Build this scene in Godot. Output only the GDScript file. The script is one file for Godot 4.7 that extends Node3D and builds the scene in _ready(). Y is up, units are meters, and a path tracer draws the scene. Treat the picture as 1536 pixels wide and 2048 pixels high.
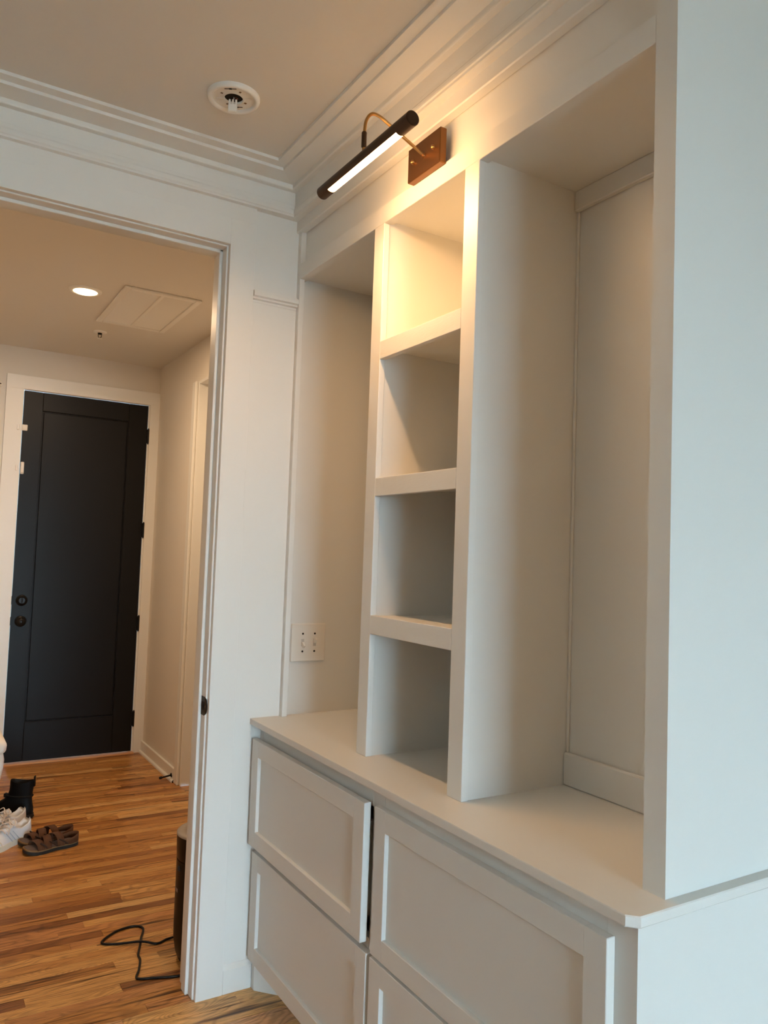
extends Node3D

# ------------------------------------------------------------------ helpers
var M := {}
var taken := {}

func numbered(called: String) -> String:
	if not taken.has(called):
		taken[called] = 0
		return called
	taken[called] += 1
	return "%s_%03d" % [called, taken[called]]

func newst() -> SurfaceTool:
	var st := SurfaceTool.new()
	st.begin(Mesh.PRIMITIVE_TRIANGLES)
	return st

func build(st: SurfaceTool, called: String, mat: Material, parent: Node = null, smooth := false) -> MeshInstance3D:
	var o := MeshInstance3D.new()
	st.generate_normals()
	o.mesh = st.commit()
	o.material_override = mat
	o.cast_shadow = GeometryInstance3D.SHADOW_CASTING_SETTING_ON
	if parent == null:
		o.name = numbered(called)
		add_child(o, true)
	else:
		o.name = called
		parent.add_child(o, true)
	return o

func thing(called: String, label: String, category: String, at := Vector3.ZERO, turn := 0.0, group := "") -> Node3D:
	var o := Node3D.new()
	o.name = numbered(called)
	add_child(o, true)
	o.position = at
	o.rotation.y = turn
	o.set_meta("label", label)
	o.set_meta("category", category)
	if group != "":
		o.set_meta("group", group)
	return o

func tag(o: Node, label: String, category: String, group := "") -> void:
	o.set_meta("label", label)
	o.set_meta("category", category)
	if group != "":
		o.set_meta("group", group)

func setting(called: String, label := "", category := "") -> Node3D:
	var o := Node3D.new()
	o.name = numbered(called)
	add_child(o, true)
	o.set_meta("kind", "structure")
	if label != "":
		o.set_meta("label", label)
		o.set_meta("category", category)
	return o

func struct(st: SurfaceTool, called: String, mat: Material, label := "", category := "") -> MeshInstance3D:
	var o := build(st, called, mat)
	o.set_meta("kind", "structure")
	if label != "":
		o.set_meta("label", label)
		o.set_meta("category", category)
	return o

func tri(st: SurfaceTool, a: Vector3, b: Vector3, c: Vector3, g := 4294967295) -> void:   # a b c anticlockwise seen from outside
	st.set_smooth_group(g)
	st.add_vertex(a)
	st.add_vertex(c)
	st.add_vertex(b)

func quad(st: SurfaceTool, a: Vector3, b: Vector3, c: Vector3, d: Vector3, g := 4294967295) -> void:
	tri(st, a, b, c, g)
	tri(st, a, c, d, g)

func tri_out(st: SurfaceTool, a: Vector3, b: Vector3, c: Vector3, mid: Vector3) -> void:
	if (b - a).cross(c - a).dot((a + b + c) / 3.0 - mid) < 0.0:
		tri(st, a, c, b)
	else:
		tri(st, a, b, c)

func bx(st: SurfaceTool, lo: Vector3, hi: Vector3, ch := 0.0) -> void:   # a box with chamfered edges
	var m := (lo + hi) / 2.0
	var h := (hi - lo).abs() / 2.0
	ch = minf(ch, minf(h.x, minf(h.y, h.z)) * 0.9)
	if ch <= 0.00001:
		for ax in 3:
			for s in [-1.0, 1.0]:
				var p := []
				for k in 4:
					var v := Vector3.ZERO
					v[ax] = h[ax] * s
					v[(ax + 1) % 3] = h[(ax + 1) % 3] * [-1, 1, 1, -1][k]
					v[(ax + 2) % 3] = h[(ax + 2) % 3] * [-1, -1, 1, 1][k]
					p.append(m + v)
				tri_out(st, p[0], p[1], p[2], m)
				tri_out(st, p[0], p[2], p[3], m)
		return
	var face := func(ax: int, s: float, u: float, w: float) -> Vector3:
		var v := Vector3.ZERO
		v[ax] = h[ax] * s
		v[(ax + 1) % 3] = (h[(ax + 1) % 3] - ch) * u
		v[(ax + 2) % 3] = (h[(ax + 2) % 3] - ch) * w
		return m + v
	for ax in 3:
		for s in [-1.0, 1.0]:
			var a = face.call(ax, s, -1.0, -1.0)
			var b = face.call(ax, s, 1.0, -1.0)
			var c = face.call(ax, s, 1.0, 1.0)
			var d = face.call(ax, s, -1.0, 1.0)
			tri_out(st, a, b, c, m)
			tri_out(st, a, c, d, m)
		var bxs := (ax + 1) % 3
		for s in [-1.0, 1.0]:
			for t in [-1.0, 1.0]:
				# the edge between face ax (side s) and face ax+1 (side t), running along ax+2
				var a = face.call(ax, s, t, -1.0)
				var b = face.call(ax, s, t, 1.0)
				var c = face.call(bxs, t, 1.0, s)
				var d = face.call(bxs, t, -1.0, s)
				tri_out(st, a, b, c, m)
				tri_out(st, a, c, d, m)
	for sx in [-1.0, 1.0]:
		for sy in [-1.0, 1.0]:
			for sz in [-1.0, 1.0]:
				tri_out(st, face.call(0, sx, sy, sz), face.call(1, sy, sz, sx), face.call(2, sz, sx, sy), m)

func box(called: String, lo: Vector3, hi: Vector3, mat: Material, parent: Node = null, ch := 0.0012) -> MeshInstance3D:
	var st := newst()
	bx(st, lo, hi, ch)
	return build(st, called, mat, parent)

func prism(st: SurfaceTool, poly: Array, y0: float, y1: float, ch := 0.0) -> void:   # convex outline of Vector2(x, z), upright
	var n := poly.size()
	var mid := Vector2.ZERO
	for p in poly:
		mid += p
	mid /= n
	var m := Vector3(mid.x, (y0 + y1) / 2.0, mid.y)
	var ins := []
	for p in poly:
		ins.append(p + (mid - p).normalized() * ch)
	for k in n:
		var a = poly[k]
		var b = poly[(k + 1) % n]
		var ia = ins[k]
		var ib = ins[(k + 1) % n]
		var q := [Vector3(a.x, y0 + ch, a.y), Vector3(b.x, y0 + ch, b.y), Vector3(b.x, y1 - ch, b.y), Vector3(a.x, y1 - ch, a.y)]
		tri_out(st, q[0], q[1], q[2], m)
		tri_out(st, q[0], q[2], q[3], m)
		tri_out(st, Vector3(ia.x, y1, ia.y), Vector3(ib.x, y1, ib.y), Vector3(mid.x, y1, mid.y), m)
		tri_out(st, Vector3(ia.x, y0, ia.y), Vector3(ib.x, y0, ib.y), Vector3(mid.x, y0, mid.y), m)
		if ch > 0.0:
			tri_out(st, q[3], q[2], Vector3(ib.x, y1, ib.y), m)
			tri_out(st, q[3], Vector3(ib.x, y1, ib.y), Vector3(ia.x, y1, ia.y), m)
			tri_out(st, q[0], q[1], Vector3(ib.x, y0, ib.y), m)
			tri_out(st, q[0], Vector3(ib.x, y0, ib.y), Vector3(ia.x, y0, ia.y), m)

func rings(st: SurfaceTool, rr: Array, cap0 := true, cap1 := true, closed := true, g := 1) -> void:   # loft through rings of equal length; each ring anticlockwise seen from the end of the loft
	var n: int = rr[0].size()
	var last := n if closed else n - 1
	for i in rr.size() - 1:
		for k in last:
			var k2 := (k + 1) % n
			quad(st, rr[i][k], rr[i][k2], rr[i + 1][k2], rr[i + 1][k], g)
	for e in 2:
		if (e == 0 and not cap0) or (e == 1 and not cap1):
			continue
		var r: Array = rr[0] if e == 0 else rr[rr.size() - 1]
		var c := Vector3.ZERO
		for p in r:
			c += p
		c /= n
		for k in n:
			if e == 0:
				tri(st, r[(k + 1) % n], r[k], c, 2)
			else:
				tri(st, r[k], r[(k + 1) % n], c, 3)

func tube(st: SurfaceTool, pts: Array, r, sides := 10, caps := true, flat := 1.0) -> void:   # r a number or one per point; flat squeezes it along y
	var rr := []
	var up := Vector3.ZERO
	for i in pts.size():
		var d: Vector3 = (pts[mini(i + 1, pts.size() - 1)] - pts[maxi(i - 1, 0)]).normalized()
		if up == Vector3.ZERO:
			up = Vector3.UP if absf(d.y) < 0.9 else Vector3.RIGHT
		up = (up - d * up.dot(d)).normalized()
		var side := d.cross(up)
		var rad: float = r[i] if r is Array else r
		var ring := []
		for k in sides:
			var a := TAU * k / sides
			ring.append(pts[i] + (side * cos(a) + up * sin(a) * flat) * rad)
		# side, up, d: anticlockwise seen from the front end means turning from side to up about d
		if side.cross(up).dot(d) < 0.0:
			ring.reverse()
		rr.append(ring)
	rings(st, rr, caps, caps)

func smooth_path(ctrl: Array, step := 6, loop := false) -> Array:
	var out := []
	var n := ctrl.size()
	for i in (n if loop else n - 1):
		var p0 = ctrl[(i - 1 + n) % n] if loop else ctrl[maxi(i - 1, 0)]
		var p1 = ctrl[i]
		var p2 = ctrl[(i + 1) % n]
		var p3 = ctrl[(i + 2) % n] if loop else ctrl[mini(i + 2, n - 1)]
		for k in step:
			out.append(p1.cubic_interpolate(p2, p0, p3, float(k) / step))
	if not loop:
		out.append(ctrl[n - 1])
	return out

func lathe(st: SurfaceTool, prof: Array, at: Vector3, axis := Vector3.UP, segs := 40, cap0 := false, cap1 := false, g := 1) -> void:   # prof: Vector2(radius, along)
	var s := Vector3.RIGHT if absf(axis.x) < 0.9 else Vector3.FORWARD
	s = (s - axis * s.dot(axis)).normalized()
	var t := axis.cross(s)
	var rr := []
	for p in prof:
		var ring := []
		for k in segs:
			var a := TAU * k / segs
			ring.append(at + axis * p.y + (s * cos(a) + t * sin(a)) * p.x)
		rr.append(ring)
	for i in rr.size() - 1:
		for k in segs:
			quad(st, rr[i][k], rr[i][(k + 1) % segs], rr[i + 1][(k + 1) % segs], rr[i + 1][k], g + i if g > 50 else g)
	if cap0:
		for k in segs:
			tri(st, rr[0][(k + 1) % segs], rr[0][k], at + axis * prof[0].y, 40)
	if cap1:
		for k in segs:
			tri(st, rr[-1][k], rr[-1][(k + 1) % segs], at + axis * prof[-1].y, 41)

func arch_sweep(st: SurfaceTool, prof: Array, frames: Array, flip := false) -> void:   # prof: Vector2(out, up) per point, frames: Callable out,up -> point, one per station
	for i in frames.size() - 1:
		for k in prof.size() - 1:
			var a = frames[i].call(prof[k].x, prof[k].y)
			var b = frames[i].call(prof[k + 1].x, prof[k + 1].y)
			var c = frames[i + 1].call(prof[k + 1].x, prof[k + 1].y)
			var d = frames[i + 1].call(prof[k].x, prof[k].y)
			if flip:
				quad(st, d, c, b, a)
			else:
				quad(st, a, b, c, d)

func peak(v: Vector3) -> float:
	return maxf(v.x, maxf(v.y, v.z))

func sky_color(v: Vector3) -> Color:
	return Color(v.x, v.y, v.z).linear_to_srgb()

func tint(v: Vector3, f := 1.0) -> Color:   # a light's colour, given as linear power per channel
	var q := v * f / maxf(peak(v), 0.000001)
	return Color(q.x, q.y, q.z).linear_to_srgb()

func mat(c: Color, rough := 0.5, metal := 0.0, spec := 0.5) -> StandardMaterial3D:
	var m := StandardMaterial3D.new()
	m.albedo_color = c
	m.roughness = rough
	m.metallic = metal
	m.metallic_specular = spec
	return m

func srgb(r: int, g: int, b: int) -> Color:
	return Color(r / 255.0, g / 255.0, b / 255.0)

# ------------------------------------------------------------------ measures (metres; y up, the cabinet face is x = 0, the wall with the doorway z = 0)
const CEIL := 2.724
const YC := 0.8754        # counter top
const YT := 2.386         # top of the openings
const Z1 := 1.594         # end of the cabinet
const XB := 0.335         # back of the niches
const SKY := Vector3(18.8, 26.8, 32.5)       # strength of the daylight, per channel
const LED := Vector3(0.57, 0.322, 0.140)    # picture light
const HALL := Vector3(2.20, 1.52, 0.93)      # downlight in the hall
const BULB := 9.0
const ROOM := Vector3(0.45, 0.47, 0.46)      # downlight in the room
const DZ := -3.128        # front door wall
const HX := 0.373         # right wall of the hall
const WIN := [-2.10, 0.25, 0.10, 2.35, 8.0]   # window in the rear wall: x0 x1 y0 y1 z

func _ready() -> void:
	# ---- camera
	var cam := Camera3D.new()
	cam.name = "camera"
	add_child(cam)
	cam.keep_aspect = Camera3D.KEEP_HEIGHT
	cam.fov = 66.672
	cam.near = 0.02
	cam.transform = Transform3D(Basis(Vector3(0.85288215, 0.0348927, 0.52093622), Vector3(-0.05894094, 0.99782063, 0.02966394), Vector3(-0.51876585, -0.05600432, 0.85308001)).orthonormalized(), Vector3(-1.11165, 1.43188, 2.47653))
	cam.current = true
	# ---- sky and exposure
	var env := Environment.new()
	var sky := Sky.new()
	var sm := ProceduralSkyMaterial.new()
	sm.sky_top_color = sky_color(SKY * 0.92)
	sm.sky_horizon_color = sky_color(SKY * 1.0)
	sm.ground_bottom_color = sky_color(SKY * 0.55)
	sm.ground_horizon_color = sky_color(SKY * 0.80)
	sm.sky_energy_multiplier = 1.0
	sm.ground_energy_multiplier = 1.0
	sm.sun_angle_max = 0.0
	sky.sky_material = sm
	env.background_mode = Environment.BG_SKY
	env.sky = sky
	env.tonemap_mode = Environment.TONE_MAPPER_LINEAR
	env.tonemap_exposure = 1.0
	env.sdfgi_enabled = true
	env.ssao_enabled = true
	env.ssil_enabled = true
	var we := WorldEnvironment.new()
	we.name = "world_environment"
	we.environment = env
	add_child(we)

	make_materials()
	room()
	floors()
	hall()
	doorway()
	crown()
	bookcase()
	base_cabinet()
	counter()
	picture_lamp()
	switches()
	ceiling_things()
	footwear()
	hall_things()

func make_materials() -> void:
	M.wall = mat(srgb(232, 230, 224), 0.62)
	M.trim = mat(srgb(236, 235, 230), 0.38)
	M.cab = mat(srgb(236, 235, 230), 0.40)
	M.cab_grain = mat(srgb(236, 235, 230), 0.40)
	var gn := FastNoiseLite.new()
	gn.seed = 5
	gn.frequency = 0.03
	var gt := NoiseTexture2D.new()
	gt.noise = gn
	gt.width = 512
	gt.height = 512
	gt.seamless = true
	gt.as_normal_map = true
	gt.bump_strength = 6.0
	M.cab_grain.normal_enabled = true
	M.cab_grain.normal_texture = gt
	M.cab_grain.normal_scale = 0.22
	M.cab_grain.uv1_triplanar = true
	M.cab_grain.uv1_scale = Vector3(1.6, 14.0, 1.6)
	M.counter = mat(srgb(238, 236, 230), 0.26)
	M.ceil = mat(srgb(228, 224, 216), 0.75)
	M.hall = mat(srgb(230, 224, 214), 0.62)
	M.door = mat(srgb(13, 12, 12), 0.42, 0.0, 0.35)
	M.black = mat(srgb(9, 8, 8), 0.35, 0.0, 0.35)
	M.black_metal = mat(srgb(24, 23, 23), 0.34, 0.6)
	M.bronze = mat(srgb(120, 82, 48), 0.36, 0.85)
	M.bronze_dark = mat(srgb(70, 48, 31), 0.38, 0.7)
	M.brass = mat(srgb(176, 134, 80), 0.3, 0.95)
	M.plastic = mat(srgb(238, 232, 222), 0.35)
	M.white_plastic = mat(srgb(240, 238, 232), 0.42)
	M.hole = mat(srgb(20, 16, 13), 0.8)
	M.grille = mat(srgb(206, 198, 188), 0.6)
	M.leather = mat(srgb(9, 9, 10), 0.55, 0.0, 0.3)
	M.rubber = mat(srgb(18, 17, 16), 0.7)
	M.sneaker = mat(srgb(212, 214, 218), 0.55)
	M.sneaker_sole = mat(srgb(226, 219, 202), 0.6)
	M.sneaker_line = mat(srgb(178, 186, 196), 0.6)
	M.lining = mat(srgb(120, 128, 122), 0.9)
	M.lace = mat(srgb(214, 200, 188), 0.85)
	M.suede = mat(srgb(84, 50, 26), 0.9)
	M.suede_dark = mat(srgb(48, 30, 18), 0.85)
	M.insole = mat(srgb(92, 78, 74), 0.9)
	M.cork = mat(srgb(126, 96, 60), 0.85)
	M.fabric = mat(srgb(236, 230, 222), 0.9)
	M.fabric.rim_enabled = true
	M.fabric.rim = 0.2
	M.led = mat(Color(1, 0.9, 0.75), 0.5)
	M.led.emission_enabled = true
	M.led.emission = tint(LED)
	M.led.emission_energy_multiplier = peak(LED) * 40.0
	M.bulb = mat(Color(1, 0.95, 0.88), 0.5)
	M.bulb.emission_enabled = true
	M.bulb.emission = Color(1.0, 0.86, 0.66)
	M.bulb.emission_energy_multiplier = BULB
	M.glass = mat(Color(0.95, 0.98, 1.0, 0.06), 0.02)
	M.glass.transparency = BaseMaterial3D.TRANSPARENCY_ALPHA
	wood_materials()

# a sheet of eight strips of oak, grain along x
var oak: ImageTexture
func wood_materials() -> void:
	var w := 1024
	var h := 512
	var fine := FastNoiseLite.new()
	fine.seed = 7
	fine.frequency = 0.02
	fine.fractal_octaves = 3
	var slow := FastNoiseLite.new()
	slow.seed = 21
	slow.frequency = 0.006
	slow.fractal_octaves = 2
	var data := PackedByteArray()
	data.resize(w * h * 3)
	for strip in 8:
		var ring_f := 2.5 + 2.0 * (strip % 4)
		var off := strip * 531.0
		var streaky := 0.10 + 0.13 * (strip % 3)
		for j in 64:
			for i in w:
				var v := j / 64.0
				var warp := slow.get_noise_3d(i * 0.55, j * 1.2, off)
				var ring := 0.5 + 0.5 * sin((v * ring_f + warp * 5.0 + off) * TAU * 0.5)
				ring = pow(ring, 3.0)
				var g := fine.get_noise_3d(i * 0.35, j * 9.0, off + 60.0)
				var g2 := fine.get_noise_3d(i * 1.6, j * 26.0, off + 900.0)
				var streak := maxf(0.0, slow.get_noise_3d(i * 0.4, j * 7.0, off + 4000.0) - 0.12) * 3.0
				var fleck := smoothstep(0.30, 0.55, fine.get_noise_3d(i * 0.22, j * 12.0, off + 7000.0)) * 0.34
				if strip >= 6:
					ring = pow(0.5 + 0.5 * sin((v * 3.0 + warp * 9.0 + sin(v * 3.1) * 1.5 + off) * TAU), 2.0) * 0.9
				var t := 1.0 - fleck - 0.15 * ring + 0.13 * g + 0.09 * g2 - streaky * streak
				t = clampf(t, 0.25, 1.15)
				var k := ((strip * 64 + j) * w + i) * 3
				data[k] = int(clampf(255.0 * 0.92 * t, 0, 255))
				data[k + 1] = int(clampf(255.0 * 0.92 * pow(t, 1.12), 0, 255))
				data[k + 2] = int(clampf(255.0 * 0.92 * pow(t, 1.3), 0, 255))
	var img := Image.create_from_data(w, h, false, Image.FORMAT_RGB8, data)
	oak = ImageTexture.create_from_image(img)
	M.oak = []
	for c in [srgb(236, 178, 106), srgb(220, 158, 88), srgb(206, 144, 78), srgb(244, 192, 124), srgb(186, 124, 66), srgb(214, 150, 90), srgb(160, 104, 56), srgb(244, 190, 140)]:
		var m := mat(c, 0.36)
		m.albedo_texture = oak
		M.oak.append(m)
	M.threshold = mat(srgb(206, 150, 96), 0.4)

# ------------------------------------------------------------------ the shell
func room() -> void:
	var st := newst()
	# wall with the doorway (z -0.12 .. 0), opening x -1.17 .. -0.272, up to 2.463
	bx(st, Vector3(-0.258, 0, -0.12), Vector3(0.50, 2.80, 0))
	bx(st, Vector3(-1.172, 2.449, -0.12), Vector3(-0.258, 2.80, 0))
	bx(st, Vector3(-5.72, 0, -0.12), Vector3(-1.172, 2.80, 0))
	struct(st, "wall_far", M.wall, "white wall around the cased doorway to the entry hall", "wall")
	st = newst()
	bx(st, Vector3(XB + 0.015, 0, 0), Vector3(0.50, 2.80, 8.12))
	struct(st, "wall_right", M.wall, "white wall behind and beyond the built-in shelves", "wall")
	st = newst()
	bx(st, Vector3(-5.72, 0, -0.12), Vector3(-5.60, 2.80, 8.12))
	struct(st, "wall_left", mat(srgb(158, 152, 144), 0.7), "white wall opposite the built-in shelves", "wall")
	# rear wall with the window
	st = newst()
	var x0 = WIN[0]
	var x1 = WIN[1]
	var y0 = WIN[2]
	var y1 = WIN[3]
	bx(st, Vector3(-5.72, 0, 8.0), Vector3(x0, 2.80, 8.12))
	bx(st, Vector3(x1, 0, 8.0), Vector3(0.50, 2.80, 8.12))
	bx(st, Vector3(x0, 0, 8.0), Vector3(x1, y0, 8.12))
	bx(st, Vector3(x0, y1, 8.0), Vector3(x1, 2.80, 8.12))
	struct(st, "wall_rear", M.wall, "white wall with a tall window opposite the doorway", "wall")
	var w := setting("window_1", "tall white framed window behind the viewer letting in daylight", "window")
	st = newst()
	bx(st, Vector3(x0, y0, 8.02), Vector3(x0 + 0.05, y1, 8.09), 0.003)
	bx(st, Vector3(x1 - 0.05, y0, 8.02), Vector3(x1, y1, 8.09), 0.003)
	bx(st, Vector3(x0 + 0.05, y0, 8.02), Vector3(x1 - 0.05, y0 + 0.05, 8.09), 0.003)
	bx(st, Vector3(x0 + 0.05, y1 - 0.05, 8.02), Vector3(x1 - 0.05, y1, 8.09), 0.003)
	bx(st, Vector3((x0 + x1) / 2 - 0.025, y0 + 0.05, 8.02), Vector3((x0 + x1) / 2 + 0.025, y1 - 0.05, 8.09), 0.003)
	build(st, "window_frame", M.trim, w)
	for k in 2:
		var a: float = x0 + 0.05 if k == 0 else (x0 + x1) / 2 + 0.025
		var b: float = (x0 + x1) / 2 - 0.025 if k == 0 else x1 - 0.05
		box("pane", Vector3(a, y0 + 0.05, 8.052), Vector3(b, y1 - 0.05, 8.056), M.glass, w, 0.0)
	st = newst()
	bx(st, Vector3(-5.72, CEIL, -3.25), Vector3(0.50, 2.86, 8.12))
	struct(st, "ceiling", M.ceil, "flat painted ceiling over the room and entry hall", "ceiling")
	# the ground outdoors
	st = newst()
	bx(st, Vector3(-30, -0.4, 8.13), Vector3(30, -0.15, 45))
	struct(st, "ground", mat(srgb(150, 150, 146), 0.9), "pale paving outdoors beyond the rear window", "ground")

func plank(parent: Node, x0: float, x1: float, z0: float, z1: float, rng: RandomNumberGenerator, tone := -1, strip := -1) -> void:
	var st := newst()
	var y := rng.randf_range(-0.0003, 0.0003)
	var c := 0.0010
	var s := strip if strip >= 0 else mini(rng.randi_range(0, 7), 6)
	var u0 := rng.randf()
	var ln := 1.05
	var up := func(x: float, z: float) -> Vector2:
		return Vector2(u0 + (x - x0) / ln, (s + 0.04 + 0.92 * clampf((z - z0) / (z1 - z0), 0, 1)) / 8.0)
	var P := [Vector3(x0 + c, y, z0 + c), Vector3(x1 - c, y, z0 + c), Vector3(x1 - c, y, z1 - c), Vector3(x0 + c, y, z1 - c)]
	var Q := [Vector3(x0 + 0.0002, y - 0.0012, z0 + 0.0002), Vector3(x1 - 0.0002, y - 0.0012, z0 + 0.0002), Vector3(x1 - 0.0002, y - 0.0012, z1 - 0.0002), Vector3(x0 + 0.0002, y - 0.0012, z1 - 0.0002)]
	var put := func(v: Vector3) -> void:
		st.set_uv(up.call(v.x, v.z))
		st.add_vertex(v)
	st.set_smooth_group(4294967295)
	for t in [[P[0], P[1], P[2]], [P[0], P[2], P[3]]]:
		for v in t:
			put.call(v)
	for k in 4:
		var k2 := (k + 1) % 4
		var L0: Vector3 = Q[k] - Vector3(0, 0.012, 0)
		var L1: Vector3 = Q[k2] - Vector3(0, 0.012, 0)
		for t in [[P[k2], P[k], Q[k]], [P[k2], Q[k], Q[k2]], [Q[k2], Q[k], L0], [Q[k2], L0, L1]]:
			for v in t:
				put.call(v)
	var t2 := tone
	if t2 < 0:
		var r := rng.randf()
		t2 = 0 if r < 0.22 else 1 if r < 0.47 else 2 if r < 0.68 else 3 if r < 0.78 else 4 if r < 0.88 else 5 if r < 0.95 else 6
	build(st, "plank", M.oak[t2], parent)

func floors() -> void:
	var rng := RandomNumberGenerator.new()
	rng.seed = 11
	var f := setting("floor", "strip oak floor in warm brown tones across room and hall", "floor")
	box("subfloor", Vector3(-5.72, -0.10, -3.25), Vector3(0.50, -0.0135, 8.12), mat(srgb(40, 25, 14), 0.9), f, 0.0)
	# hall strips, 50 mm wide, running along x
	var w := 0.0500
	var z := 0.0
	var row := 0
	while z > -3.09:
		var z0 := maxf(z - w, -3.10)
		var x := -1.60 - rng.randf() * 0.5
		while x < HX:
			var l := rng.randf_range(0.45, 1.25)
			var x1 := minf(x + l, HX)
			if HX - x1 < 0.12:
				x1 = HX
			if x1 > -1.5:
				plank(f, maxf(x, -1.60), x1, z0, z, rng)
			x = x1
		z -= w
		row += 1
	# the room's own strips in front of the doorway
	z = 0.0
	while z < 0.84:
		var x := -1.60 - rng.randf() * 0.5
		while x < 0.0:
			var x1 := minf(x + rng.randf_range(0.6, 1.3), 0.02)
			if x1 > -1.5:
				plank(f, maxf(x, -1.60), x1, z, z + 0.083, rng, [7, 7, 3, 0][rng.randi_range(0, 3)], rng.randi_range(5, 7))
			x = x1
		z += 0.083
	# the floor beyond what the pieces cover
	var st := newst()
	for r in [[-5.72, -1.6, -3.25, 8.12], [-1.6, 0.5, z, 8.12], [0.02, 0.5, 0.0, z], [HX, 0.5, -3.25, 0.0], [-1.6, HX, -3.25, -3.10]]:
		for k in int(ceil((r[3] - r[2]) / 0.4)):
			var a: float = r[2] + k * 0.4
			var b: float = minf(a + 0.4, r[3])
			st.set_smooth_group(4294967295)
			for v in [[r[0], a], [r[1], a], [r[1], b], [r[0], a], [r[1], b], [r[0], b]]:
				st.set_uv(Vector2(v[0] / 1.05, v[1] / 0.4))
				st.add_vertex(Vector3(v[0], -0.0005, v[1]))
	build(st, "floorboards", M.oak[1], f).set_meta("kind", "stuff")

# ------------------------------------------------------------------ the entry hall
func hall() -> void:
	# front door wall
	var st := newst()
	bx(st, Vector3(-1.72, 0, DZ - 0.12), Vector3(-0.530, 2.80, DZ))
	bx(st, Vector3(0.310, 0, DZ - 0.12), Vector3(0.50, 2.80, DZ))
	bx(st, Vector3(-0.530, 2.455, DZ - 0.12), Vector3(0.310, 2.80, DZ))
	struct(st, "wall_entry", M.hall, "pale wall around the black front door", "wall")
	st = newst()
	bx(st, Vector3(-1.72, 0, DZ), Vector3(-1.60, 2.80, -0.12))
	struct(st, "wall_hall_left", M.hall, "pale wall on the left side of the hall", "wall")
	st = newst()
	bx(st, Vector3(HX, 0, DZ), Vector3(0.50, 2.80, -2.235))
	bx(st, Vector3(HX, 2.476, -2.235), Vector3(0.50, 2.80, -1.40))
	bx(st, Vector3(HX, 0, -1.40), Vector3(0.50, 2.80, -0.12))
	struct(st, "wall_hall_right", M.hall, "pale hall wall right of the front door with an opening", "wall")
	# opening in the right wall, closed by a door
	var d2 := setting("door_2", "white door set back in the opening of the right hall wall", "door")
	box("leaf", Vector3(0.455, 0.008, -2.215), Vector3(0.49, 2.456, -1.42), M.trim, d2)
	box("jamb", Vector3(HX - 0.001, 0, -2.235), Vector3(0.50, 2.476, -2.217), M.trim, d2)
	box("jamb", Vector3(HX - 0.001, 0, -1.418), Vector3(0.50, 2.476, -1.40), M.trim, d2)
	box("jamb", Vector3(HX - 0.001, 2.458, -2.217), Vector3(0.50, 2.476, -1.418), M.trim, d2)
	box("stop", Vector3(0.432, 0, -2.217), Vector3(0.455, 2.458, -2.205), M.trim, d2)
	var t := setting("trim_1", "flat white casing at the edge of the right hall opening", "trim")
	box("casing", Vector3(HX - 0.018, 0, -2.305), Vector3(HX, 2.476, -2.240), M.trim, t, 0.004)
	# baseboard on the right
	var b := setting("baseboard_hall", "white baseboard with shoe moulding right of the front door", "baseboard")
	box("board", Vector3(HX - 0.015, 0, -3.108), Vector3(HX, 0.082, -2.306), M.trim, b, 0.003)
	st = newst()
	var frames := [func(o, u): return Vector3(HX - 0.015 - o, u, -3.108), func(o, u): return Vector3(HX - 0.015 - o, u, -2.306)]
	arch_sweep(st, [Vector2(0, 0.018), Vector2(0.006, 0.016), Vector2(0.011, 0.010), Vector2(0.012, 0.0)], frames, true)
	build(st, "shoe_moulding", M.trim, b)
	var b2 := setting("baseboard_entry", "white baseboard on the wall left of the front door", "baseboard")
	box("board", Vector3(-1.60, 0, DZ), Vector3(-0.630, 0.082, DZ + 0.015), M.trim, b2, 0.003)
	# front door casing
	t = setting("trim_2", "flat white casing around the black front door", "trim")
	box("casing_side", Vector3(-0.626, 0, DZ), Vector3(-0.521, 2.446, DZ + 0.019), M.trim, t, 0.0006)
	box("casing_side", Vector3(0.307, 0, DZ), Vector3(0.3725, 2.446, DZ + 0.019), M.trim, t, 0.0006)
	box("casing_head", Vector3(-0.626, 2.446, DZ), Vector3(0.3725, 2.537, DZ + 0.019), M.trim, t, 0.0006)
	box("jamb", Vector3(0.2975, 0, DZ - 0.11), Vector3(0.310, 2.447, DZ + 0.003), M.trim, t, 0.001)
	box("jamb", Vector3(-0.530, 0, DZ - 0.11), Vector3(-0.518, 2.447, DZ + 0.003), M.trim, t, 0.001)
	box("jamb", Vector3(-0.518, 2.443, DZ - 0.11), Vector3(0.2975, 2.455, DZ + 0.003), M.trim, t, 0.001)
	box("threshold", Vector3(-0.530, -0.01, DZ - 0.11), Vector3(0.310, 0.010, DZ + 0.045), M.threshold, t, 0.004)
	# the front door: stiles, rails, panel and hardware
	var d := setting("door_1", "tall black front door with one long recessed panel", "door")
	var zb := DZ - 0.044
	var zf := DZ - 0.001
	box("stile", Vector3(-0.515, 0.012, zb), Vector3(-0.397, 2.440, zf), M.door, d, 0.002)
	box("stile", Vector3(0.165, 0.012, zb), Vector3(0.2955, 2.440, zf), M.door, d, 0.002)
	box("rail", Vector3(-0.397, 2.317, zb), Vector3(0.165, 2.440, zf), M.door, d, 0.002)
	box("rail", Vector3(-0.397, 0.012, zb), Vector3(0.165, 0.263, zf), M.door, d, 0.002)
	st = newst()
	bx(st, Vector3(-0.390, 0.270, zb + 0.01), Vector3(0.158, 2.310, zf - 0.003), 0.004)
	build(st, "panel", M.door, d)
	st = newst()
	bx(st, Vector3(-0.397, 0.263, zb), Vector3(0.165, 2.317, zf - 0.012), 0.0)
	build(st, "panel_back", M.door, d)
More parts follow.
